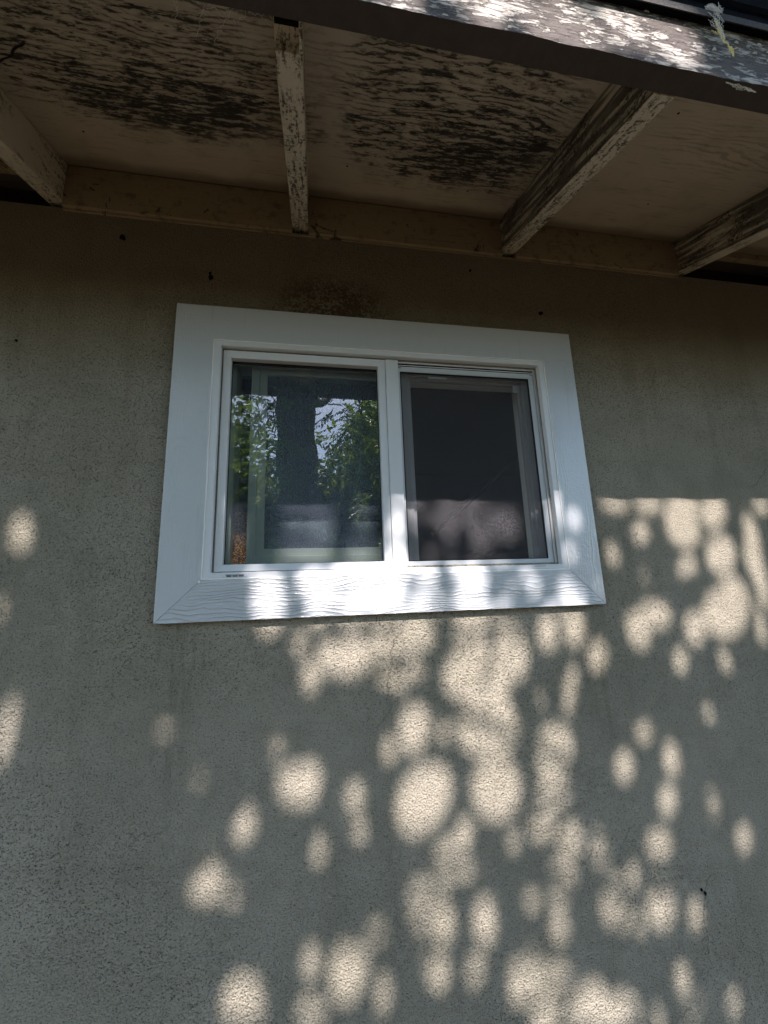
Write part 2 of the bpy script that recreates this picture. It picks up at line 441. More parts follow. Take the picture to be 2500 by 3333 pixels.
def m_ground():
    t = NT("dry_earth")
    a = t.noise(t.pos, 2.2, 5, .65); b = t.noise(t.pos, 40, 4, .7)
    c = t.mix(t.ramp(a, .35, .65), (.055, .050, .030), (.12, .095, .06))
    c = t.mix(t.ramp(b, .5, .7), c, (.11, .08, .05))
    return t.done(t.pbr(c, .95, .1, t.bump(b, .7, .02)))

def m_shingle():
    t = NT("roof_shingle"); x, y, z = t.sep()
    g = t.noise(t.pos, 220, 2, .6)
    c = t.mix(g, (.035, .035, .038), (.10, .095, .09))
    return t.done(t.pbr(c, .95, .1, t.bump(g, .6, .004)))

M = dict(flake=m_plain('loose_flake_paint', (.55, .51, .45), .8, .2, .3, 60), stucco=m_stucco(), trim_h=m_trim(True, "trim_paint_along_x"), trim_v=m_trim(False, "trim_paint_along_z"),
         vinyl=m_vinyl("white_vinyl"), sashv=m_vinyl("sash_vinyl", (.56, .58, .55), .5),
         screenf=m_vinyl("screen_frame_paint", (.48, .51, .54), .45), jamb=m_vinyl("inner_jamb", (.30, .31, .33), .5),
         gasket=m_plain("black_gasket", (.008, .008, .010), .6), soffit=m_soffit(), rafter=m_rafter(), blocking=m_blocking(),
         fascia=m_fascia(), glass=m_fixed_glass(), sglass=m_sash_glass(), mesh=m_mesh(),
         drip=m_plain("black_drip_edge", (.006, .007, .009), .95, .02, .4, 30), dark=m_plain("attic_dark", (.010, .011, .016), .9, .05),
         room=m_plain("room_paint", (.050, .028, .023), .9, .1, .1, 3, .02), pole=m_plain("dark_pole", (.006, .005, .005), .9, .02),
         amber_glint=m_amber_glint(), caulk=m_vinyl("caulk", (.80, .80, .78), .5),
         shingle=m_shingle(), ground=m_ground(), bark=m_bark(), rot=m_plain("rotten_wood", (.006, .005, .004), .95, .05, .4, 60, .6),
         leaf=m_leaf("leaf_green", (.08, .16, .025), (.16, .27, .04), .6), leaf2=m_leaf("leaf_dark", (.025, .05, .014), (.055, .09, .022), .3),
         web=m_plain("web_silk", (.75, .73, .68), .8), straw=m_plain("dry_straw", (.75, .62, .25), .8), rooff=m_plain("roof_deck", (.2, .16, .12), .9))

# ================================================================== HOUSE
GZ = -1.90
WY = 0.018                       # face of the stucco
house = empty("house", (0, WY, GZ), "beige stucco house wall with white window under a weathered open eave", "house")
SL = 0.372                       # roof slope
RS = [-2.127, -1.497, -0.868, -0.243, 0.392, 1.022, 1.652, 2.282]     # rafter centres
RW = 0.022                       # half rafter width
TOPZ = 0.787; BOTZ = 0.671; FY0 = -0.530; FY1 = -0.565; FB = 0.475; FT = 0.599
OX0, OX1, OZ0, OZ1 = -0.456, 0.456, -0.303, 0.300      # rough opening inside trim

# ---- wall with window opening (finely divided, gently uneven)
def wall_mesh():
    xs = sorted(set([round(v, 4) for v in np.linspace(-4.5, 5.0, 120)] + [OX0+.02, OX1-.02] + list(np.round(np.linspace(-1.3, 2.2, 120), 4))))
    zs = sorted(set([round(v, 4) for v in np.linspace(GZ-.1, BOTZ-.006, 60)] + [OZ0+.02, OZ1-.02]))
    rnd = np.random.RandomState(3)
    ph = rnd.rand(12)*6.28; fr = rnd.uniform(.8, 5, (12, 2))
    def dy(x, z):
        s = sum(math.sin(fr[i][0]*x + fr[i][1]*z + ph[i]) for i in range(12))*.0006
        e = min(1, max(0, max(abs(x)-.60, abs(z)-.44))/.2)
        return s*e
    mb = MB(); idx = {}
    for i, x in enumerate(xs):
        for j, z in enumerate(zs):
            idx[i, j] = len(mb.v); mb.v.append((x, WY + dy(x, z), z))
    for i in range(len(xs)-1):
        for j in range(len(zs)-1):
            cx = (xs[i]+xs[i+1])/2; cz = (zs[j]+zs[j+1])/2
            if OX0+.02 < cx < OX1-.02 and OZ0+.02 < cz < OZ1-.02: continue
            mb.f.append((idx[i, j], idx[i+1, j], idx[i+1, j+1], idx[i, j+1]))
    # top ledge and back so the wall has thickness
    mb.box(-4.5, 5.0, WY+.004, WY+.012, BOTZ-.012, BOTZ-.007)
    return mb
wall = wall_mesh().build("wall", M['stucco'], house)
wall['label'] = "rough beige stucco wall, grimy brown with painted shade toward the eave"
core = MB()
for x0, x1, z0, z1 in ((-4.5, OX0+.02, GZ-.1, BOTZ-.007), (OX1-.02, 5.0, GZ-.1, BOTZ-.007), (OX0+.02, OX1-.02, GZ-.1, OZ0+.02), (OX0+.02, OX1-.02, OZ1-.02, BOTZ-.007)):
    core.box(x0, x1, WY+.006, WY+.13, z0, z1)
core.build("wall_core", M['dark'], wall)
# little nail holes and dirt specks: shallow dark pits
def pit(x, z, r, seed):
    rd = random.Random(seed); mb = MB(); pts = []
    for k in range(9):
        a = 2*math.pi*k/9; q = r*rd.uniform(.6, 1.25); pts.append((x+q*math.cos(a), z+q*math.sin(a)*1.15))
    n = len(mb.v)
    mb.v += [(p[0], WY-.0035, p[1]) for p in pts] + [(x, WY-.0055, z)]
    mb.f += [(n+k, n+(k+1) % 9, n+9) for k in range(9)]
    mb.v += [(p[0], WY+.002, p[1]) for p in pts]
    mb.f += [(n+k, n+(k+1) % 9, n+10+(k+1) % 9, n+10+k) for k in range(9)]
    return mb.build("hole", M['rot'], wall)
for i, (x, z, r) in enumerate(((-.477, .494, .0062), (-.479, .506, .0035), (.478, .474, .006), (.718, -1.081, .004), (.710, -1.072, .003), (-.70, .59, .006), (.26, .60, .004), (-.905, .273, .003))):
    pit(x, z, r, i)

# ---- roof
def roofpt(y, lift): return TOPZ + SL*y + lift
mb = MB(); mb.prism([(3.4, roofpt(3.4, .0145)), (FY1-.012, roofpt(FY1-.012, .0145)), (FY1-.012, roofpt(FY1-.012, .030)), (3.4, roofpt(3.4, .030))], lambda u, v, t: (t, u, v), -4.5, 5.0)
roof = mb.build("roof", M['shingle'], house)
# soffit: one sheet of plywood per rafter bay
names = {2: "dark stained plywood between the left rafters", 3: "plywood panel with curved black grain", 4: "cleaner plywood panel on the right"}
ends = [-4.5] + RS + [5.0]
for i in range(len(ends)-1):
    x0, x1 = ends[i], ends[i+1]
    mb = MB()
    mb.prism([(.16, roofpt(.16, 0)), (FY0, roofpt(FY0, 0)), (FY0, roofpt(FY0, .012)), (.16, roofpt(.16, .012))], lambda u, v, t: (t, u, v), x0+.0008, x1-.0008)
    mb.build("soffit_panel", M['soffit'], roof, label=names.get(i))
# nails: rusty heads of the sheathing nails and filled nail holes of the trim
for i, (nx_, ny_) in enumerate(((-.74, -.12), (-.52, -.44), (-.31, -.28), (-.12, -.13), (.05, -.47), (.22, -.10), (.30, -.40), (.56, -.42), (.75, -.15))):
    mb = MB(); c0 = (nx_, ny_, roofpt(ny_, -.0012)); mb.v.append(c0)
    for k in range(8): mb.v.append((nx_+.0028*math.cos(k*math.pi/4), ny_+.0028*math.sin(k*math.pi/4), roofpt(ny_+.0028*math.sin(k*math.pi/4), -.0004)))
    mb.f += [(0, 1+k, 1+(k+1) % 8) for k in range(8)]; mb.build("nail_head", M['rot'], roof)
# rafters
for i, rx in enumerate(RS):
    rt = lambda y: BOTZ + SL*y
    prof = [(.30, rt(.30)), (.0, BOTZ)]
    if i == 3:    # end rotted away at the fascia
        prof += [(-.482, rt(-.482)), (-.486, rt(-.486)+.020), (-.500, rt(-.5)+.034), (FY0+.001, rt(FY0)+.036)]
    else:
        prof += [(FY0+.001, rt(FY0+.001))]
    prof += [(FY0+.001, roofpt(FY0, -.0006)), (.30, roofpt(.30, -.0006))]
    mb = MB()
    # split into short lengths with slightly uneven edges
    rd = random.Random(i)
    mb.prism(prof, lambda u, v, t: (t + (.0012*math.sin(u*23+i)), u, v), rx-RW, rx+RW)
    r = mb.build("rafter", M['rafter'], roof, bevel=.0025)
    if i == 3:
        r['label'] = "rafter with its outer end rotted away black"
        mr = MB(); mr.box(rx-RW+.003, rx+RW-.006, FY0+.002, -.489, rt(-.5)+.0335, rt(-.5)+.060)
        mr.box(rx-RW+.003, rx+RW-.006, FY0+.0015, FY0+.006, rt(-.52)-.004, rt(-.5)+.05)
        mr.build("rot", M['rot'], roof)
        ms = MB()      # sliver of sound side left standing
        ms.prism([(-.47, rt(-.47)), (-.50, rt(-.5)+.004), (FY0+.001, rt(FY0)+.02), (FY0+.001, rt(FY0)+.05), (-.47, rt(-.47)+.05)], lambda u, v, t: (t, u, v), rx+RW-.0062, rx+RW-.0008)
        ms.build("splinter", M['rafter'], roof)
# blocking between rafters; two bays are open
for i in range(len(RS)-1):
    if i in (1, 5): continue
    x0, x1 = RS[i]+RW+.0006, RS[i+1]-RW-.0006
    gap = .0035 if i in (2, 3) else .001
    mb = MB(); mb.box(x0, x1, WY-.012, WY+.026, BOTZ-.010, roofpt(WY-.012, -gap))
    mb.build("blocking", M['blocking'], roof, bevel=.001)
for i in (1, 5):
    x0, x1 = RS[i]+RW+.0006, RS[i+1]-RW-.0006
    mb = MB(); mb.box(x0, x1, WY+.0, WY+.02, .770, roofpt(WY, -.001)); mb.build("blocking", M['blocking'], roof)
    mb = MB(); mb.box(x0-.1, x1+.1, .30, .32, BOTZ-.02, .95); mb.box(x0-.1, x1+.1, WY+.03, .32, BOTZ-.03, BOTZ-.012)
    mb.build("attic_board", M['dark'], roof)
# caulk line / shadow gap under the blocking: thin strip of plaster stop
mb = MB(); mb.box(-.846, 1.0, WY-.004, WY+.002, BOTZ-.0155, BOTZ-.0105); mb.build("stop_bead", M['blocking'], roof)
# fascia with a ragged lower edge
def fascia():
    rd = np.random.RandomState(5); xs = np.arange(-4.5, 5.0, .012); mb = MB()
    lo = FB + np.cumsum(rd.randn(len(xs)))*0; lo = FB + .0016*np.interp(xs, xs[::5], rd.randn(len(xs[::5]))) + .0005*rd.randn(len(xs))
    for x, l in zip(xs, lo):
        mb.v += [(x, FY0, FB+.001), (x, FY1, l), (x, FY1, FT), (x, FY0, FT)]
    for k in range(len(xs)-1):
        a = 4*k
        for q in range(4):
            p = (q+1) % 4
            mb.f.append((a+q, a+p, a+4+p, a+4+q))
    return mb
fa = fascia().build("fascia_board", M['fascia'], roof)
fa['label'] = "weathered fascia with peeling pale paint"
# lifted paint flakes on the sunny face
rd = random.Random(8); mb = MB()
for k in range(70):
    x = rd.uniform(-.35, .75); z = rd.uniform(FB+.004, FT-.006); w = rd.uniform(.004, .013); h = rd.uniform(.0008, .0022); l = rd.uniform(.0006, .0022)
    mb.poly([(x, FY1-.0004, z), (x+w, FY1-.0004, z+rd.uniform(-.001, .001)), (x+w*.8, FY1-l, z+h*1.6), (x+w*.3, FY1-l*1.2, z+h*1.9)])
mb.build("paint_flakes", M['flake'], roof)['kind'] = 'stuff'
mb = MB(); mb.prism([(FY1-.003, FT-.004), (FY1-.004, FT+.05), (FY1-.010, roofpt(FY1-.012, .0145)-.0005), (FY1+.02, roofpt(FY1+.02, .0143)-.0005), (FY1+.001, FT+.003), (FY1-.0005, FT-.004)], lambda u, v, t: (t, u, v), -4.5, 5.0)
mb.build("drip_edge", M['drip'], roof)
mb = MB(); mb.prism([(FY1-.0145, FT+.036), (FY1-.010, FT+.032), (FY1-.0155, FT+.135), (FY1-.075, FT+.150), (FY1-.020, FT+.150), (FY1-.0135, FT+.142)][:3]+[(FY1-.020, FT+.135)], lambda u, v, t: (t, u, v), -4.5, 5.0)
mb.build("gutter_face", M['drip'], roof)
# upper black board behind the drip edge
mb = MB(); mb.box(-4.5, 5.0, FY0+.002, FY1-.001, FT+.001, roofpt(FY1, .013)-.0002); mb.build("roof_edge_board", M['drip'], roof)

# ---- window
TX, TZ = .550, .3964
IX0, IX1, IZ0, IZ1 = -.457, .457, -.304, .301
def frame_ring(mb, outer, inner, y0, y1):
    # outer/inner: (x0,x1,z0,z1) at front y0; closed solid ring between y0 and y1
    n = len(mb.v)
    for (x0, x1, z0, z1) in (outer, inner):
        for y in (y0, y1):
            mb.v += [(x0, y, z0), (x1, y, z0), (x1, y, z1), (x0, y, z1)]
    O0, O1, I0, I1 = n, n+4, n+8, n+12
    for k in range(4):
        l = (k+1) % 4
        mb.f += [(O0+k, O0+l, I0+l, I0+k), (O1+k, I1+k, I1+l, O1+l), (O0+k, O1+k, O1+l, O0+l), (I0+k, I0+l, I1+l, I1+k)]
    return mb
# outer flange (nearly flush with the trim) and its splayed reveal
fl = MB()
fl_out = (IX0+.0010, IX1-.0010, IZ0+.0010, IZ1-.0010); fl_in = (-.439, .439, -.289, .2865)
frame_ring(fl, fl_out, fl_in, .0022, .060)
win = fl.build("window", M['vinyl'], house, bevel=.0012)
win['label'] = "white sliding window with wood-grain trim boards"
def board(pts, mat, name, lab=None):
    mb = MB(); n = len(pts)
    mb.prism(pts, lambda u, v, t: (u, t, v), 0.0, WY+.0025)
    return mb.build(name, mat, win, bevel=.0004, label=lab)
g = .0004
board([(-TX, TZ), (TX, TZ), (IX1, IZ1), (IX0, IZ1)], M['trim_h'], "trim_board", "smooth white trim board over the window head")
board([(-TX+g, -TZ), (IX0+g, IZ0), (IX1-g, IZ0), (TX-g, -TZ)], M['trim_h'], "trim_board", "sunlit bottom trim board with wavy wood grain")
board([(-TX, TZ-.0001), (IX0, IZ1-.0001), (IX0, IZ0+.0003), (-TX, -TZ+.0006)], M['trim_v'], "trim_board", "left trim board with upright grain")
board([(TX, TZ-.0001), (TX, -TZ+.0006), (IX1, IZ0+.0003), (IX1, IZ1-.0001)], M['trim_v'], "trim_board", "right trim board with upright grain")
# wavy caulk line round the trim's inner edge
def ring_path(x0, x1, z0, z1, y, n=40, amp=.0006, seed=1):
    rd = random.Random(seed); pts = []
    cs = [(x0, z0), (x1, z0), (x1, z1), (x0, z1), (x0, z0)]
    for (ax, az), (bx, bz) in zip(cs, cs[1:]):
        for k in range(n):
            f = k/n; pts.append((ax+(bx-ax)*f+rd.uniform(-amp, amp), y, az+(bz-az)*f+rd.uniform(-amp, amp)))
    pts.append(pts[0]); return pts
MB().tube(ring_path(IX0+.0006, IX1-.0006, IZ0+.0006, IZ1-.0006, .0012), .0016, 6, False).build("caulk_line", M['caulk'], win, smooth=True)

# step frame behind the reveal
st_in = (-.4165, .4165, -.2705, .2620)
s2 = MB(); frame_ring(s2, (-.4388, .4388, -.2888, .2863), (-.4345, .4345, -.2868, .2818), .0205, .058); s2.build("reveal", M['vinyl'], win, bevel=.0008)
# glazing bead round the fixed pane (left half), mitred and sloped
def bead(x0, x1, z0, z1, w, yf, yi, name, mat):
    mb = MB(); n = 0
    o = [(x0, z0), (x1, z0), (x1, z1), (x0, z1)]
    wl, wr, wb, wt = w
    i_ = [(x0+wl, z0+wb), (x1-wr, z0+wb), (x1-wr, z1-wt), (x0+wl, z1-wt)]
    for k in range(4):
        l = (k+1) % 4
        a, b, c, d = o[k], o[l], i_[l], i_[k]
        e = .0002
        vs = [(a[0], yf, a[1]), (b[0], yf, b[1]), (c[0], yi, c[1]), (d[0], yi, d[1])]
        bk = [(p[0], .040, p[2]) for p in vs]
        n = len(mb.v); mb.v += vs + bk
        mb.f += [(n, n+1, n+2, n+3), (n+7, n+6, n+5, n+4), (n, n+4, n+5, n+1), (n+1, n+5, n+6, n+2), (n+2, n+6, n+7, n+3), (n+3, n+7, n+4, n)]
    return mb.build(name, mat, win, bevel=.0007)
bead(-.4343, -.0135, -.2866, .2816, (.0180, .0195, .0165, .0200), .0150, .0170, "glazing_bead", M['vinyl'])
# centre mullion
mb = MB(); mb.box(-.0127, .0225, .0120, .060, -.2872, .2822); mu = mb.build("mullion", M['vinyl'], win, bevel=.0015)
# fixed pane with black spacer
mb = MB(); frame_ring(mb, (-.4158, -.0335, -.2695, .2612), (-.4145, -.0350, -.2680, .2555), .0330, .0395); mb.build("gasket", M['gasket'], win)
mb = MB(); mb.poly([(-.418, .0345, -.272), (-.031, .0345, -.272), (-.031, .0345, .264), (-.418, .0345, .264)]); pane = mb.build("glass_pane", M['glass'], win)
pane['label'] = "left fixed pane reflecting trees and sky"
# suction-cup mark on the glass
mb = MB(); mb.v.append((-.1795, .0335, .0405)); k_ = 14
for k in range(k_): mb.v.append((-.1795+.0035*math.cos(2*math.pi*k/k_), .0337, .0405+.0035*math.sin(2*math.pi*k/k_)))
mb.f += [(0, 1+k, 1+(k+1) % k_) for k in range(k_)]; mb.build("sticker_dot", M['vinyl'], win)
# sliding sash pushed open behind the fixed pane
def subbuild(mb, name, mat, par, **k): return mb.build(name, mat, par, **k)
mb = MB(); frame_ring(mb, (-.3700, .0300, -.2780, .2830), (-.3500, .0120, -.2480, .2600), .0560, .0850)
frame_ring(mb, (-.3498, .0118, -.2478, .2598), (-.3300, -.0080, -.2300, .2440), .0610, .0800)
mb.build("sash_frame", M['sashv'], win, bevel=.001)
mb = MB(); mb.poly([(-.335, .070, -.235), (-.004, .070, -.235), (-.004, .070, .248), (-.335, .070, .248)]); mb.build("sash_glass", M['sglass'], win)
# interior jamb and liner all round (seen through the pane and through the screen)
mb = MB(); frame_ring(mb, (-.4370, .4370, -.2885, .2845), (-.4090, .4290, -.2780, .2780), .0605, .1500); mb.build("inner_jamb", M['sashv'], win)
# stepped inner frame behind the screen
mb = MB(); frame_ring(mb, (.0228, .4288, -.2775, .2775), (.0640, .3920, -.2690, .2440), .0480, .0600); 
mb.build("inner_frame", M['jamb'], win, bevel=.001)
mb = MB(); frame_ring(mb, (.0250, .4270, -.2770, .2690), (.0560, .4020, -.2730, .2530), .0420, .0478); mb.build("inner_stop", M['jamb'], win, bevel=.0008)
MB().box(.372, .392, .0400, .0416, .216, .240).build("corner_bracket", M['jamb'], win, bevel=.0008)
MB().box(.392, .403, .0395, .0419, -.262, -.236).build("corner_bracket", M['jamb'], win, bevel=.0008)
# track lines above the screen
mb = MB(); mb.box(.0230, .4340, .0170, .0200, .2768, .2800); mb.box(.0230, .4340, .0185, .0203, .2700, .2722); mb.build("screen_track", M['vinyl'], win, bevel=.0004)
mb = MB(); mb.box(.4300, .4322, .0175, .0203, -.286, .2765); mb.build("screen_track", M['vinyl'], win)

# ---- insect screen
sx0, sx1, sz0, sz1 = .0234, .4290, -.2862, .2690
ix0, ix1, iz0, iz1 = .0290, .4140, -.2720, .2535
mb = MB(); frame_ring(mb, (sx0, sx1, sz0, sz1), (ix0, ix1, iz0, iz1), .0208, .0280)
scr = mb.build("insect_screen", M['screenf'], house, bevel=.0012)
scr['label'] = "dark insect screen in the right half of the window"
mb = MB(); frame_ring(mb, (ix0+.0002, ix1-.0002, iz0+.0002, iz1-.0002), (ix0+.0030, ix1-.0030, iz0+.0022, iz1-.0030), .0222, .0262); mb.build("spline", M['gasket'], scr)
mb = MB(); mb.poly([(ix0+.002, .0248, iz0+.001), (ix1-.002, .0248, iz0+.001), (ix1-.002, .0248, iz1-.002), (ix0+.002, .0248, iz1-.002)]); mb.build("screen_mesh", M['mesh'], scr)
mb = MB(); mb.box(.112, .165, .0262, .0285, .2405, .2455); mb.build("pull_tab", M['screenf'], scr, bevel=.0006)
for (x, z) in ((sx0+.001, .2640), (.4190, .2640), (sx0+.001, -.2830)):
    MB().box(x, x+.008, .0198, .0207, z-.0006, z+.0006).build("corner_key", M['gasket'], scr)

# ---- weep covers
mb = MB(); mb.box(-.4120, -.3560, .0009, .0035, -.3010, -.2915); wv = mb.build("weep_cover", M['vinyl'], win, bevel=.0012)
mb = MB()
for k in range(3): mb.box(-.4030+k*.0135, -.3920+k*.0135, .0004, .0012, -.2990, -.2966)
mb.box(-.4045, -.3640, .0005, .0012, -.2957, -.2945); mb.build("slot", M['gasket'], win)
mb = MB(); mb.box(.3540, .3960, .0009, .0035, -.3000, -.2915); wv2 = mb.build("weep_cover", M['vinyl'], win, bevel=.0012)
mb = MB(); mb.box(.3590, .3900, .0004, .0012, -.2935, -.2925); mb.build("slot", M['gasket'], win)
mb = MB(); mb.v.append((-.461, -.0012, -.3085)); 
for k in range(8): mb.v.append((-.461+.003*math.cos(k*math.pi/4), .0003, -.3085+.003*math.sin(k*math.pi/4)))
mb.f += [(0, 1+k, 1+(k+1) % 8) for k in range(8)]; mb.build("caulk_drop", M['caulk'], win)

# ---- room behind the window
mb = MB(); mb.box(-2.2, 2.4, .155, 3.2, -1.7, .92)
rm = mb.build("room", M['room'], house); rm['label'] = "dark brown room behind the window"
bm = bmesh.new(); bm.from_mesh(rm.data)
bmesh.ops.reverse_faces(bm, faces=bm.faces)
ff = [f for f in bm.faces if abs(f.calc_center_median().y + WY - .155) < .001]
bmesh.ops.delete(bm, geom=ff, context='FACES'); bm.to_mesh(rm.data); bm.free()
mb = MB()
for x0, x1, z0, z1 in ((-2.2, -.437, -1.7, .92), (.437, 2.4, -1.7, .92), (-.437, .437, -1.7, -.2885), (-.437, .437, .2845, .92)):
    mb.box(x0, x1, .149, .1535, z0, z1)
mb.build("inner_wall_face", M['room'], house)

# ---- things inside the room
cu = MB()
for k in range(9):
    x0 = -.4085 + k*.007
    cu.poly([(x0, .094+.006*(k % 2), -.2775), (x0+.007, .094+.006*((k+1) % 2), -.2775), (x0+.007, .094+.006*((k+1) % 2), -.13), (x0, .094+.006*(k % 2), -.13)])
cur = cu.build("amber_glint", M['amber_glint'], None)  # added sheet standing in for sunlight glinting behind the pane
tag(cur, "added amber sheet with painted sparkle at the left edge of the pebbled pane", "amber_glint")
mb = MB(); mb.tube([(.30, .70, -.10), (1.30, 1.22, .66)], .016, 10)
pl = mb.build("pole", M['pole'], None, smooth=True)
tag(pl, "dark pole slanting up to the right inside the room behind the insect screen", "pole")

# ---- cobwebs and straw caught on the fascia
def strand(mb, a, b, seed, rad, n=14, amp=.006):
    rd = random.Random(seed); pts = []
    for k in range(n+1):
        f = k/n; e = math.sin(math.pi*f)
        pts.append((a[0]+(b[0]-a[0])*f+rd.uniform(-amp, amp)*e, a[1]+(b[1]-a[1])*f+rd.uniform(-amp, amp)*e*.6, a[2]+(b[2]-a[2])*f+rd.uniform(-amp, amp)*e))
    mb.tube(pts, rad, 4)
cw = empty("cobweb", (.475, FY1-.004, .56), "wispy cobweb with yellow straw hanging on the fascia at upper right", "cobweb")
mb = MB()
for k in range(16): strand(mb, (.462+.012*math.sin(k), FY1-.012, .612+.006*math.cos(k*2)), (.474+.004*math.cos(k), FY1-.010, .545), k, .00022, amp=.006)
for k in range(30): strand(mb, (.455+.03*random.Random(k).random(), FY1-.009, .60+.018*random.Random(k+9).random()), (.455+.03*random.Random(k+3).random(), FY1-.014, .598+.018*random.Random(k+5).random()), 50+k, .0002, amp=.006)
mb.build("silk", M['web'], cw)
mb = MB()
strand(mb, (.466, FY1-.011, .590), (.470, FY1-.011, .556), 3, .0009, amp=.002); strand(mb, (.466, FY1-.011, .560), (.486, FY1-.010, .520), 5, .0011, amp=.002)
strand(mb, (.486, FY1-.010, .530), (.483, FY1-.012, .505), 6, .0013, amp=.002); strand(mb, (.478, FY1-.010, .518), (.492, FY1-.014, .523), 7, .0009, amp=.001)
strand(mb, (.452, FY1-.011, .556), (.470, FY1-.011, .552), 8, .0006, amp=.002)
mb.build("straw", M['straw'], cw)
cw2 = MB()
for k in range(9): strand(cw2, (.478, FY1+.004, FB-.001), (.545, FY1+.008, FB-.002), 80+k, .0003, amp=.005)
cwo = cw2.build("cobweb", M['web'], None); tag(cwo, "thin pale web thread along the lower edge of the fascia", "cobweb")
cw4 = MB()
for k in range(14): strand(cw4, (.30+.02*k, FY1-.004, FT+.004), (.34+.02*k, FY1-.008, FT+.003), 120+k, .0002, amp=.006)
cwo = cw4.build("cobweb", M['web'], None); tag(cwo, "pale fuzz of web along the top edge of the fascia", "cobweb")
cw3 = MB()
for k in range(26):
    rr = random.Random(k+200); x = rr.uniform(-.40, -.26)
    strand(cw3, (x, FY0+.004, FB+.004), (x+rr.uniform(-.05, .05), FY0+.09*rr.random()+.01, FB+.085+rr.random()*.03), 300+k, .0002, amp=.004)
cwo = cw3.build("cobweb", M['web'], None); tag(cwo, "faint cobweb in the corner of the rotted rafter and fascia", "cobweb")

# ================================================================== GROUND
def ground():
    mb = MB(); rs = [-400, -120, -50, -22, -14, -10, -8, -6.5, -5, -4, -3, -2, -1, 0, 1, 2, 3, 4, 6, 9, 14, 30, 120, 400]
    rd = random.Random(1); idx = {}
    for i, x in enumerate(rs):
        for j, y in enumerate(rs):
            idx[i, j] = len(mb.v); mb.v.append((x, y, GZ + (rd.uniform(-.03, .03) if y < -.5 and abs(x) < 30 else 0)))
    for i in range(len(rs)-1):
        for j in range(len(rs)-1): mb.f.append((idx[i, j], idx[i+1, j], idx[i+1, j+1], idx[i, j+1]))
    return mb
go = ground().build("ground", M['ground'], None); go['kind'] = 'structure'; go['label'] = "dry brown earth in front of the house"

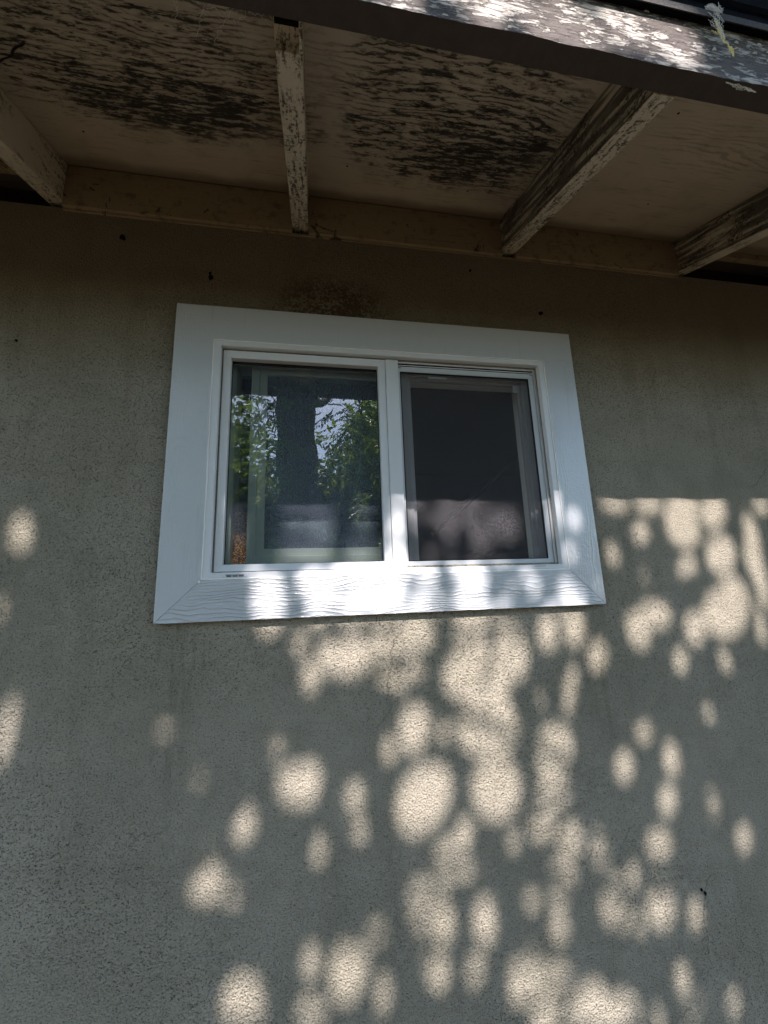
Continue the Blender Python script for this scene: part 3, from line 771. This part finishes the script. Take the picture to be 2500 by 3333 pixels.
# ================================================================== TREES
# Light patches that the sun makes on the house, given on the sheet  X = x,  S = z + y
# (every sun ray keeps X and S): centre X, S, half width, half height, lean, openness.
# The crown of the shade tree has its gaps along those rays.
GAPS = [(0.648,-0.449,0.041,0.055,0.06,1), (0.703,-0.414,0.04,0.061,1.5,0.8), (0.517,-0.508,0.042,0.057,0.53,0.7), (0.462,-0.434,0.036,0.053,0.22,0.9), (0.386,-0.442,0.035,0.049,0.21,0.9), (0.824,-0.454,0.037,0.049,0.3,0.8), (0.931,-0.417,0.064,0.081,1.19,1), (0.761,-0.535,0.038,0.048,0.47,0.4), (0.023,-0.639,0.042,0.058,0.3,1), (0.034,-0.436,0.049,0.058,-1.52,1), (-0.044,-0.454,0.034,0.048,-1.5,1), (-0.024,-0.531,0.022,0.05,-1.19,0.9), (0.03,-0.508,0.028,0.036,-1.37,0.8), (0.225,-0.451,0.065,0.098,-1.55,1), (0.186,-0.539,0.073,0.088,-1.55,1), (0.196,-0.632,0.074,0.082,0.44,1), (0.284,-0.495,0.046,0.064,0.15,1), (0.212,-0.784,0.062,0.066,0.04,1), (0.241,-0.668,0.043,0.055,0.41,0.8), (0.038,-0.785,0.059,0.078,0.75,1), (0.368,-0.717,0.055,0.062,0.65,1), (0.357,-0.799,0.043,0.059,0.58,0.9), (0.319,-0.856,0.045,0.053,0.76,0.95), (0.099,-0.921,0.054,0.057,-0.73,1), (0.384,-0.923,0.04,0.051,0.45,0.95), (0.35,-0.991,0.041,0.056,0.45,0.9), (0.454,-0.935,0.033,0.05,0.04,0.5), (0.483,-1.05,0.045,0.058,0.21,1), (0.598,-1.064,0.044,0.059,0.44,0.8), (0.535,-1.004,0.021,0.03,0.22,0.5), (0.615,-0.947,0.038,0.044,1.46,0.6), (0.684,-0.768,0.036,0.048,0.17,0.55), (0.656,-0.858,0.032,0.051,0.57,0.45), (0.549,-0.771,0.031,0.057,0.49,0.5), (0.617,-0.701,0.034,0.039,1.35,0.3), (0.784,-0.882,0.027,0.039,0.34,0.5), (0.854,-0.966,0.033,0.039,0.66,0.35), (0.684,-1.11,0.028,0.049,0.1,0.4), (0.024,-0.988,0.038,0.056,-0.02,0.8), (0.067,-1.025,0.033,0.054,0.02,0.7), (0.046,-1.104,0.041,0.049,-0.43,0.7), (0.162,-1.039,0.039,0.053,0.03,0.75), (0.136,-1.114,0.028,0.047,0.32,0.6), (0.248,-1.157,0.048,0.061,0.43,1), (0.312,-1.168,0.049,0.053,-0.09,1), (0.378,-1.218,0.048,0.062,-1.32,1), (0.449,-1.252,0.036,0.065,-1.57,1), (0.307,-1.231,0.034,0.069,-1.39,1), (0.631,-1.296,0.016,0.028,-1.42,0.6), (0.749,-1.289,0.029,0.033,0.56,0.25), (0.428,-0.584,0.019,0.071,0.31,0.8), (0.345,-0.601,0.016,0.051,-0.19,0.7), (-0.079,-1.02,0.025,0.074,0.02,0.6), (-0.068,-1.131,0.023,0.037,-0.04,0.4), (0.243,-0.887,0.027,0.044,0.1,0.3), (0.277,-1.005,0.026,0.048,-0.2,0.5), (0.333,-1.077,0.032,0.033,-1.1,0.5), (0.817,-0.671,0.021,0.025,0.7,0.2), (0.854,-0.149,0.064,0.085,0.28,1), (0.961,-0.126,0.046,0.064,0.5,1), (0.958,-0.253,0.052,0.066,0.69,1), (1.066,-0.239,0.04,0.11,0.16,1), (1.065,-0.348,0.037,0.113,0.15,1), (1.051,-0.45,0.026,0.064,0.3,1), (0.954,-0.399,0.057,0.091,0.57,1), (0.827,-0.453,0.035,0.05,0.38,0.8), (0.837,-0.287,0.041,0.05,0.91,0.65), (0.705,-0.186,0.032,0.038,1.01,0.5), (0.605,-0.246,0.031,0.054,0.02,0.3), (0.636,-0.105,0.023,0.055,1.53,0.8), (0.745,-0.105,0.029,0.053,1.48,0.95), (1.137,-0.11,0.024,0.04,1.4,0.8), (0.69,-0.31,0.01,0.03,-1.41,0.5), (-0.815,-0.564,0.017,0.086,0.1,1), (-0.856,-0.337,0.009,0.028,-0.15,0.9), (-0.42,-0.891,0.038,0.046,-0.54,1), (-0.424,-0.847,0.018,0.027,0.28,1), (-0.237,-0.72,0.05,0.057,-0.4,0.85), (-0.285,-0.645,0.023,0.037,-0.09,0.35), (-0.447,-0.699,0.013,0.016,-1.21,0.2), (-0.354,-0.802,0.025,0.029,-1.01,0.35), (-0.117,-0.767,0.03,0.049,-0.03,0.35), (-0.108,-0.833,0.02,0.052,0.01,0.5), (-0.197,-0.86,0.021,0.042,-0.04,0.3), (-0.213,-1.054,0.023,0.063,-0.03,0.35), (-0.137,-1.077,0.043,0.064,0.18,1), (-0.344,-1.105,0.043,0.056,-0.35,1), (-0.213,-1.149,0.034,0.042,-0.96,0.9), (-0.313,-0.402,0.005,0.03,-1.52,0.5), (-0.238,-0.438,0.025,0.026,-0.95,0.5), (-0.213,-0.507,0.031,0.044,-0.06,0.4), (-0.172,-0.471,0.031,0.05,-0.02,0.7), (-0.115,-0.474,0.053,0.056,-0.32,1), (-0.839,-0.172,0.024,0.045,-0.18,0.8), (-0.308,-0.355,0.038,0.066,-0.05,1), (-0.343,-0.279,0.02,0.022,-0.5,0.4), (-0.205,-0.338,0.046,0.071,-0.02,1), (-0.116,-0.327,0.067,0.073,-0.04,1), (-0.039,-0.329,0.061,0.074,0.05,1), (-0.044,-0.337,0.061,0.066,0.05,1), (0.029,-0.31,0.056,0.062,1.5,1), (0.094,-0.373,0.02,0.022,0.16,1), (0.044,-0.377,0.022,0.035,-1.54,1), (0.184,-0.33,0.042,0.053,1.51,1), (0.171,-0.284,0.031,0.045,1.54,1), (0.156,-0.381,0.026,0.036,1.57,1), (0.255,-0.351,0.013,0.054,-1.54,0.8), (0.235,-0.384,0.015,0.053,-1.54,1), (0.384,-0.382,0.023,0.035,1.54,1), (0.364,-0.343,0.025,0.041,0.56,0.9), (0.451,-0.369,0.039,0.045,0.51,0.8), (0.487,-0.169,0.027,0.048,0.21,0.22), (0.466,-0.259,0.022,0.026,0.53,0.12), (0.536,-0.356,0.013,0.024,0.21,0.3), (0.333,-0.319,0.018,0.026,1.52,0.7), (0.408,-0.398,0.015,0.052,-1.54,1), (0.001,-0.169,0.023,0.034,0.07,1), (0.009,-0.118,0.018,0.02,1.39,1), (-0,-0.244,0.03,0.035,0.1,1), (-0.023,-0.217,0.012,0.023,0.05,0.7), (0.439,-0.137,0.014,0.057,0.14,1), (0.049,-0.272,0.014,0.056,-1.55,1), (0.178,-0.263,0.016,0.058,-1.55,1), (0.269,-0.263,0.014,0.039,-1.56,0.8), (0.187,-0.17,0.05,0.076,-1.42,1), (0.123,-0.137,0.025,0.046,1.55,1), (0.278,-0.146,0.038,0.049,1.44,0.7), (0.092,-0.228,0.02,0.025,1.51,0.5), (-0.223,-0.187,0.023,0.077,-1.55,1), (-0.089,-0.194,0.022,0.052,-1.55,0.9), (-0.393,-0.15,0.015,0.042,-0.04,1), (-0.394,-0.112,0.015,0.039,-0.04,1), (-0.185,-0.114,0.044,0.047,-1.55,0.5), (0.062,-0.125,0.016,0.029,1.55,1), (0.124,-0.122,0.017,0.047,1.56,1), (0.192,-0.12,0.015,0.052,1.57,1), (0.295,-0.124,0.019,0.058,1.56,1), (0.3,-0.163,0.038,0.049,1.44,0.9), (0.211,-0.199,0.033,0.06,1.56,1), (0.15,-0.226,0.016,0.025,1.55,0.8), (-0.256,-0.061,0.038,0.06,0,1), (-0.215,-0.064,0.038,0.06,0,1), (-0.123,0.002,0.045,0.06,0,1), (-0.12,-0.022,0.036,0.06,0,1), (-0.077,-0.06,0.034,0.06,0,1), (0.014,0.005,0.046,0.06,0,1), (0.052,-0.053,0.036,0.06,0,1), (0.088,-0.004,0.047,0.06,0,1), (0.149,-0.062,0.042,0.06,0,1), (0.182,-0.024,0.034,0.06,0,1), (0.216,-0.062,0.049,0.06,0,1), (0.285,-0.021,0.036,0.06,0,1), (0.333,-0.018,0.048,0.06,0,1), (0.375,-0.024,0.038,0.06,0,1), (0.406,-0.031,0.033,0.06,0,1)]
NX, NZ = 900, 620
X0, X1, S0, S1 = -1.9, 2.5, -1.55, .5
gx = X0 + (np.arange(NX)+.5)*(X1-X0)/NX; gs = S0 + (np.arange(NZ)+.5)*(S1-S0)/NZ
GX, GS = np.meshgrid(gx, gs)
open_ = np.zeros(GX.shape, bool)
_r = random.Random(77)
for _k in range(22):      # many fainter patches among the strong ones
    _x = _r.uniform(-.15, 1.25); _s = _r.uniform(-1.32, -.5)
    if _s < -.95 and _x > .85: continue
    GAPS.append((_x, _s, _r.uniform(.035, .045), _r.uniform(.055, .07), _r.uniform(-.2, .3), _r.uniform(.08, .32)))
for _k in range(4): GAPS.append((_r.uniform(-.6, -.1), _r.uniform(-1.3, -.55), .038, .06, .1, _r.uniform(.12, .35)))
BL = 3.6*math.tan(R(.275))
for (cx, cs, a, b, ang, I) in GAPS:
    if I >= .78: a2 = a - (.003 if a > .055 else .007); b2 = b - (.003 if a > .055 else .009)
    else:
        a2 = min(a-.008, .030*math.sqrt(I)); b2 = min(b-.010, a2*1.5)
    a2 = max(a2, .006); b2 = max(b2, .008)
    dx = GX-cx; ds = GS-cs
    u = dx*math.cos(ang) - ds*math.sin(ang); v = dx*math.sin(ang) + ds*math.cos(ang)
    open_ |= (u/a2)**2 + (v/b2)**2 < 1
# twigs and single leaves that cross the bright patches (X, S, X, S, half width)
TW = [(1.035, -.10, 1.03, -.26, .020), (1.03, -.26, 1.075, -.52, .009), (.245, -.30, .238, -.40, .018), (.238, -.40, .225, -.50, .012), (.225, -.50, .19, -.58, .009),
      (.236, -.330, .205, -.375, .006), (.17, -.330, .09, -.365, .0055), (.13, -.435, .05, -.47, .006), (.10, -.475, .02, -.52, .006), (-.235, -.33, -.225, -.41, .008),
      (.40, -.335, .335, -.41, .014), (.40, -.335, .43, -.40, .007), (.475, -.33, .455, -.385, .006), (.53, -.335, .52, -.40, .007), (.315, -.44, .275, -.475, .008), (.02, -.30, .03, -.38, .009),
      (.18, -.165, .165, -.28, .020), (.30, -.22, .34, -.27, .018), (.90, -.14, .93, -.20, .010), (.86, -.30, .78, -.345, .009)]
TW += [(.07, -.31, .01, -.35, .011), (-.12, -.32, -.16, -.37, .009), (.30, -.30, .26, -.36, .013), (.36, -.30, .40, -.36, .012), (.45, -.31, .50, -.37, .012), (.33, -.45, .38, -.52, .012), (.30, -.55, .27, -.61, .011), (.40, -.56, .375, -.64, .014), (.12, -.58, .17, -.63, .010)]
for (ax, as_, bx, bs, w) in TW:
    if as_ > -.45: w *= 1.35
    dx, ds = bx-ax, bs-as_; L2 = dx*dx+ds*ds
    tt = np.clip(((GX-ax)*dx + (GS-as_)*ds)/L2, 0, 1)
    dd = np.hypot(GX-(ax+tt*dx), (GS-(as_+tt*ds))*.8)
    open_ &= ~(dd < w*np.sin(np.pi*np.clip(tt*.8+.15, 0, 1)))
cover = np.zeros(GX.shape, bool)
sx_, ss_ = NX/(X1-X0), NZ/(S1-S0)

def poly_cells(P):
    # boolean cells of the sheet inside convex polygon P (n,2)
    i0 = max(0, int((P[:, 0].min()-X0)*sx_)); i1 = min(NX, int((P[:, 0].max()-X0)*sx_)+1)
    j0 = max(0, int((P[:, 1].min()-S0)*ss_)); j1 = min(NZ, int((P[:, 1].max()-S0)*ss_)+1)
    if i0 >= i1 or j0 >= j1: return None
    ax = gx[i0:i1][None, :]; az = gs[j0:j1][:, None]
    pos = np.ones((j1-j0, i1-i0), bool); neg = pos.copy()
    n = len(P)
    for k in range(n):
        x1, y1 = P[k]; x2, y2 = P[(k+1) % n]
        c = (x2-x1)*(az-y1) - (y2-y1)*(ax-x1)
        pos &= c >= -1e-9; neg &= c <= 1e-9
    return (slice(j0, j1), slice(i0, i1)), pos | neg

class Leaves:
    shape = np.array([(0, 0), (.22, .34), (.55, .5), (.85, .26), (1.0, 0), (.85, -.26), (.55, -.5), (.22, -.34)])
    def __init__(s): s.v = []; s.f = []
    def pts(s, base, d, side, L, W, fold=.12):
        nrm = np.cross(d, side)
        q = s.shape
        return base + np.outer(q[:, 0]*L, d) + np.outer(q[:, 1]*W, side) + np.outer(-np.abs(q[:, 1])*fold*W - .10*L*q[:, 0]**2, nrm)
    def add(s, P):
        n = len(s.v); s.v += [tuple(p) for p in P]
        s.f += [(n, n+1, n+7), (n+1, n+2, n+6, n+7), (n+2, n+3, n+5, n+6), (n+3, n+4, n+5)]
    def build(s, name, mat, parent):
        me = bpy.data.meshes.new(name)
        off = parent.location if parent else Vector((0, 0, 0))
        V = np.array(s.v) - np.array(off)
        me.from_pydata(V.tolist(), [], s.f); me.materials.append(mat)
        o = bpy.data.objects.new(name, me); C.objects.link(o)
        if parent: o.parent = parent
        return o

def unit(v): return v/np.linalg.norm(v)
rng = np.random.RandomState(11)

# ---- the big shade tree that stands between sun and wall
shade = empty("shade_tree", (-.33, -3.75, GZ), "big shade tree with dark trunk, mirrored in the left pane, throwing the dappled light", "tree")
trunk = MB(); tp = []; tr_ = []
for k in range(26):
    f = k/25; z = GZ - .1 + f*(2.35-GZ)
    tp.append((-.33+.05*math.sin(f*5)-.06*f, -3.75+.05*math.cos(f*4), z)); tr_.append(.29 - .06*f + .10*math.exp(-f*9) + .018*math.sin(k*1.7) + .012*math.sin(k*3.1+1))
trunk.tube(tp, tr_, 20)
top = Vector(tp[-1])
limbs = [[(0, 0, 0), (-.5, .3, .5), (-1.1, .8, .9), (-2.2, 1.3, 1.1), (-3.4, 1.3, 1.3)],
         [(0, 0, 0), (.5, -.9, .55), (1.5, -1.6, 1.05), (2.6, -1.2, 1.6), (3.6, -.8, 2.2)],
         [(0, 0, 0), (-.3, -.9, .7), (-.8, -2.2, 1.7), (-1.2, -3.4, 3.1)],
         [(0, 0, .0), (.1, -1.2, .5), (.4, -2.8, 1.2), (.8, -4.2, 2.3)]]
def curve(pts, n=14):
    P = [Vector(p)+top for p in pts]; out = []
    for k in range(n+1):
        u = k/n*(len(P)-1); i = min(int(u), len(P)-2); f = u-i
        p0 = P[max(i-1, 0)]; p1 = P[i]; p2 = P[i+1]; p3 = P[min(i+2, len(P)-1)]
        out.append(.5*((2*p1)+(-p0+p2)*f+(2*p0-5*p1+4*p2-p3)*f*f+(-p0+3*p1-3*p2+p3)*f**3))
    return out
for i, l in enumerate(limbs):
    c = curve(l, 16); trunk.tube(c, [.17-.145*k/16 for k in range(17)], 9)
tko = trunk.build("trunk", M['bark'], shade, smooth=True)

crown = Leaves()
def try_leaf(x, s, size, sheet=True, dlo=3.0, dhi=.8, force=False):
    dlo = max(dlo, .40 - 2*s + size*1.1); y = -rng.uniform(dlo, dlo+dhi); z = s - y
    d = unit(np.array([rng.normal(), rng.normal(), rng.normal()-.25])); side = unit(np.cross(d, unit(rng.normal(size=3))))
    L = size; W = size*rng.uniform(.36, .5)
    c = np.array([x, y, z]); P = crown.pts(c - d*L*.5, d, side, L, W)
    Q = np.stack([P[:, 0], P[:, 2]+P[:, 1]], 1)
    r = poly_cells(Q)
    if r is None:
        if not sheet: crown.add(P); return True
        return False
    sl, m = r
    if not force and (open_[sl] & m).any(): return False
    if sheet and not (m & ~cover[sl] & ~open_[sl]).any(): return False
    cover[sl] |= m; crown.add(P); return True
for k in range(9000): try_leaf(rng.uniform(X0, X1), rng.uniform(S0, S1), rng.uniform(.09, .14))
for size, share in ((.10, .35), (.07, .5), (.05, .7), (.032, 1), (.02, 1), (.013, 1)):
    for rep in range(3):
        js, is_ = np.where(~cover & ~open_)
        if len(js) == 0: break
        pick = rng.permutation(len(js))[:int(len(js)*share*min(1, 90*(.004/size)**1.1)) + 1]
        for q in pick:
            j, i = js[q], is_[q]
            if cover[j, i]: continue
            try_leaf(gx[i], gs[j], size*rng.uniform(.9, 1.2), dhi=.7)
# looser foliage round about: dapples on the ground and on the roof, crown seen from elsewhere
for k in range(15000):
    u = rng.uniform(-4.2, 4.8); s = rng.uniform(-1.75, 2.2)
    if X0-.03 < u < X1+.03 and S0-.03 < s < S1+.03: continue
    if (s < S0 and rng.rand() < .35): continue
    try_leaf(u, s, rng.uniform(.10, .17), sheet=False, dlo=2.4, dhi=2.0)
print("crown leaves", len(crown.f)//4, "uncovered", float((~cover & ~open_).mean()), "open", float(open_.mean()))
cr = crown.build("crown", M['leaf2'], shade); cr['label'] = "leafy crown full of small gaps"

# ---- pinnate leaves on hanging twigs (seen sharply in the pane)
def pinnate(LV, TWG, base, d, up, n, L, rs):
    side = unit(np.cross(d, up)); pts = []
    for k in range(n+1):
        f = k/n; p = base + d*L*f + np.array([0, 0, -.22*L*f*f]); pts.append(tuple(p))
        if k == 0: continue
        for sg in (-1, 1):
            dd = unit(side*sg*.85 + d*.5 + np.array([0, 0, -.35]) + rs.normal(size=3)*.10)
            LV.add(LV.pts(p, dd, unit(np.cross(dd, up+rs.normal(size=3)*.3)), L*.30*(1-.35*abs(f-.45)), L*.085))
    LV.add(LV.pts(np.array(pts[-1]), unit(d+np.array([0, 0, -.5])), side, L*.26, L*.08))
    TWG.tube(pts, .0016, 4)
hang = Leaves(); twigs = MB(); rs = np.random.RandomState(5)
def spray(x, y, z, n, spread, seed, L=(.20, .32)):
    r2 = np.random.RandomState(seed)
    a = np.array([x, y, z]);
    for k in range(n):
        b = a + r2.normal(size=3)*np.array([spread, spread*.7, spread*.8])
        d = unit(np.array([r2.normal(), r2.normal()*.8, -.35+r2.normal()*.3]))
        pinnate(hang, twigs, b, d, unit(np.array([r2.normal()*.4, r2.normal()*.4, 1])), 7, r2.uniform(*L), r2)
    tip = a + np.array([0, 0, -.1])
    twigs.tube([tuple(a+np.array([.05*k*r2.normal(), -.03*k, .17*k])) for k in range(9)][::-1], [.002+.0012*k for k in range(9)][::-1], 5)
for args in ((-1.00, -3.0, 1.05, 26, .24, 1), (-.62, -3.05, 1.22, 16, .16, 2), (-.28, -3.0, .98, 9, .09, 12), (-.70, -2.9, .92, 12, .14, 3), (.10, -3.1, 1.02, 7, .07, 4), (.55, -3.3, 1.45, 24, .26, 5),
             (.85, -3.4, 1.15, 18, .25, 6), (-1.3, -3.3, 1.6, 24, .3, 7), (1.1, -3.6, 1.7, 20, .3, 8), (-.95, -3.4, 1.85, 16, .2, 9), (.3, -3.9, 1.9, 12, .18, 10), (.28, -3.2, 1.45, 12, .12, 13), (.10, -3.3, 1.80, 12, .14, 14), (-.75, -3.4, 1.75, 12, .15, 15), (.35, -3.3, .75, 8, .12, 16)):
    spray(*args)
hg = hang.build("hanging_foliage", M['leaf'], shade); hg['label'] = "bright green feathery leaves on hanging twigs"
two = twigs.build("twigs", M['bark'], shade, smooth=True); two['kind'] = 'stuff'

# ---- trees farther back in the yard
def back_tree(x, y, h, cr_, cz, n, seed, label, name="tree", mat='leaf2', leaf=.21, squash=.85):
    r2 = np.random.RandomState(seed); rd = random.Random(seed)
    e = empty(name, (x, y, GZ), label, "tree", "trees across the yard")
    t = MB(); pts = [(x+.12*math.sin(k*.9+seed), y, GZ-.1+(h*.75)*k/9) for k in range(10)]
    t.tube(pts, [.16*(1-.08*k) for k in range(10)], 9); clumps = []
    for k in range(9):
        a = rd.uniform(0, 6.28); b = Vector(pts[rd.randint(3, 8)]); rr = cr_*rd.uniform(.5, .95)
        c = Vector((x+math.cos(a)*rr, y+math.sin(a)*rr*.8, cz+rd.uniform(-.8, .8)*cr_*squash)); m = (b+c)/2+Vector((0, 0, -.15))
        t.tube([b, m, c], [.05, .03, .012], 6); clumps.append(np.array(c))
    for k in range(16):
        v = r2.normal(size=3); v = v/np.linalg.norm(v)*cr_*r2.rand()**.5
        clumps.append(np.array([x, y, cz]) + v*np.array([1, .8, squash]))
    t.build("trunk", M['bark'], e, smooth=True)
    lv = Leaves(); per = n//len(clumps)
    for c in clumps:
        w = cr_*r2.uniform(.22, .42)
        for k in range(per):
            p = c + r2.normal(size=3)*w*np.array([.75, .75, .6]); d = unit(r2.normal(size=3)-np.array([0, 0, .3])); sd = unit(np.cross(d, r2.normal(size=3)))
            l = leaf*r2.uniform(.7, 1.3); lv.add(lv.pts(p, d, sd, l, l*.42))
    lv.build("crown", M[mat], e)
back_tree(-3.7, -9.5, 7.5, 2.3, 3.0, 7500, 21, "leafy tree on the left across the yard, mirrored beside the trunk", mat='leaf')
back_tree(2.05, -8.0, 6.5, 1.9, 2.6, 7500, 22, "bushy green tree mirrored at the right edge of the left pane", mat='leaf')
back_tree(-1.2, -12.5, 6, 1.8, .3, 6000, 23, "low tree behind the big trunk across the yard", mat='leaf2')
back_tree(4.6, -12, 8, 2.9, 3.2, 3200, 24, "wide tree at the right back of the yard", mat='leaf2', leaf=.28)
back_tree(-7.0, -11, 8, 3.0, 3.0, 2600, 25, "wide tree at the far left of the yard", mat='leaf2', leaf=.28)
back_tree(.6, -14.5, 6, 2.6, .4, 7000, 26, "low dark tree at the end of the yard", mat='leaf2', leaf=.22)
back_tree(.80, -9.0, 6.0, 1.25, 2.2, 8000, 31, "rounded tree between the trunk and the bushy tree across the yard", mat='leaf2', leaf=.2)
back_tree(-1.7, -8.5, 5.0, 1.2, 1.5, 6000, 32, "small bright tree just left of the big trunk across the yard", mat='leaf', leaf=.17)
# hedge closing the yard
hv = Leaves(); r3 = np.random.RandomState(9)
hedge = empty("hedge", (0, -17, GZ), "dark hedge closing the far end of the yard", "hedge")
for k in range(26000):
    p = np.array([r3.uniform(-14, 15), -17+r3.normal()*.35, GZ+4.0*r3.rand()**.8+.35*math.sin(r3.rand()*6)]); d = unit(r3.normal(size=3)); sd = unit(np.cross(d, r3.normal(size=3)))
    hv.add(hv.pts(p, d, sd, .30, .17))
hv.build("foliage", M['leaf2'], hedge)
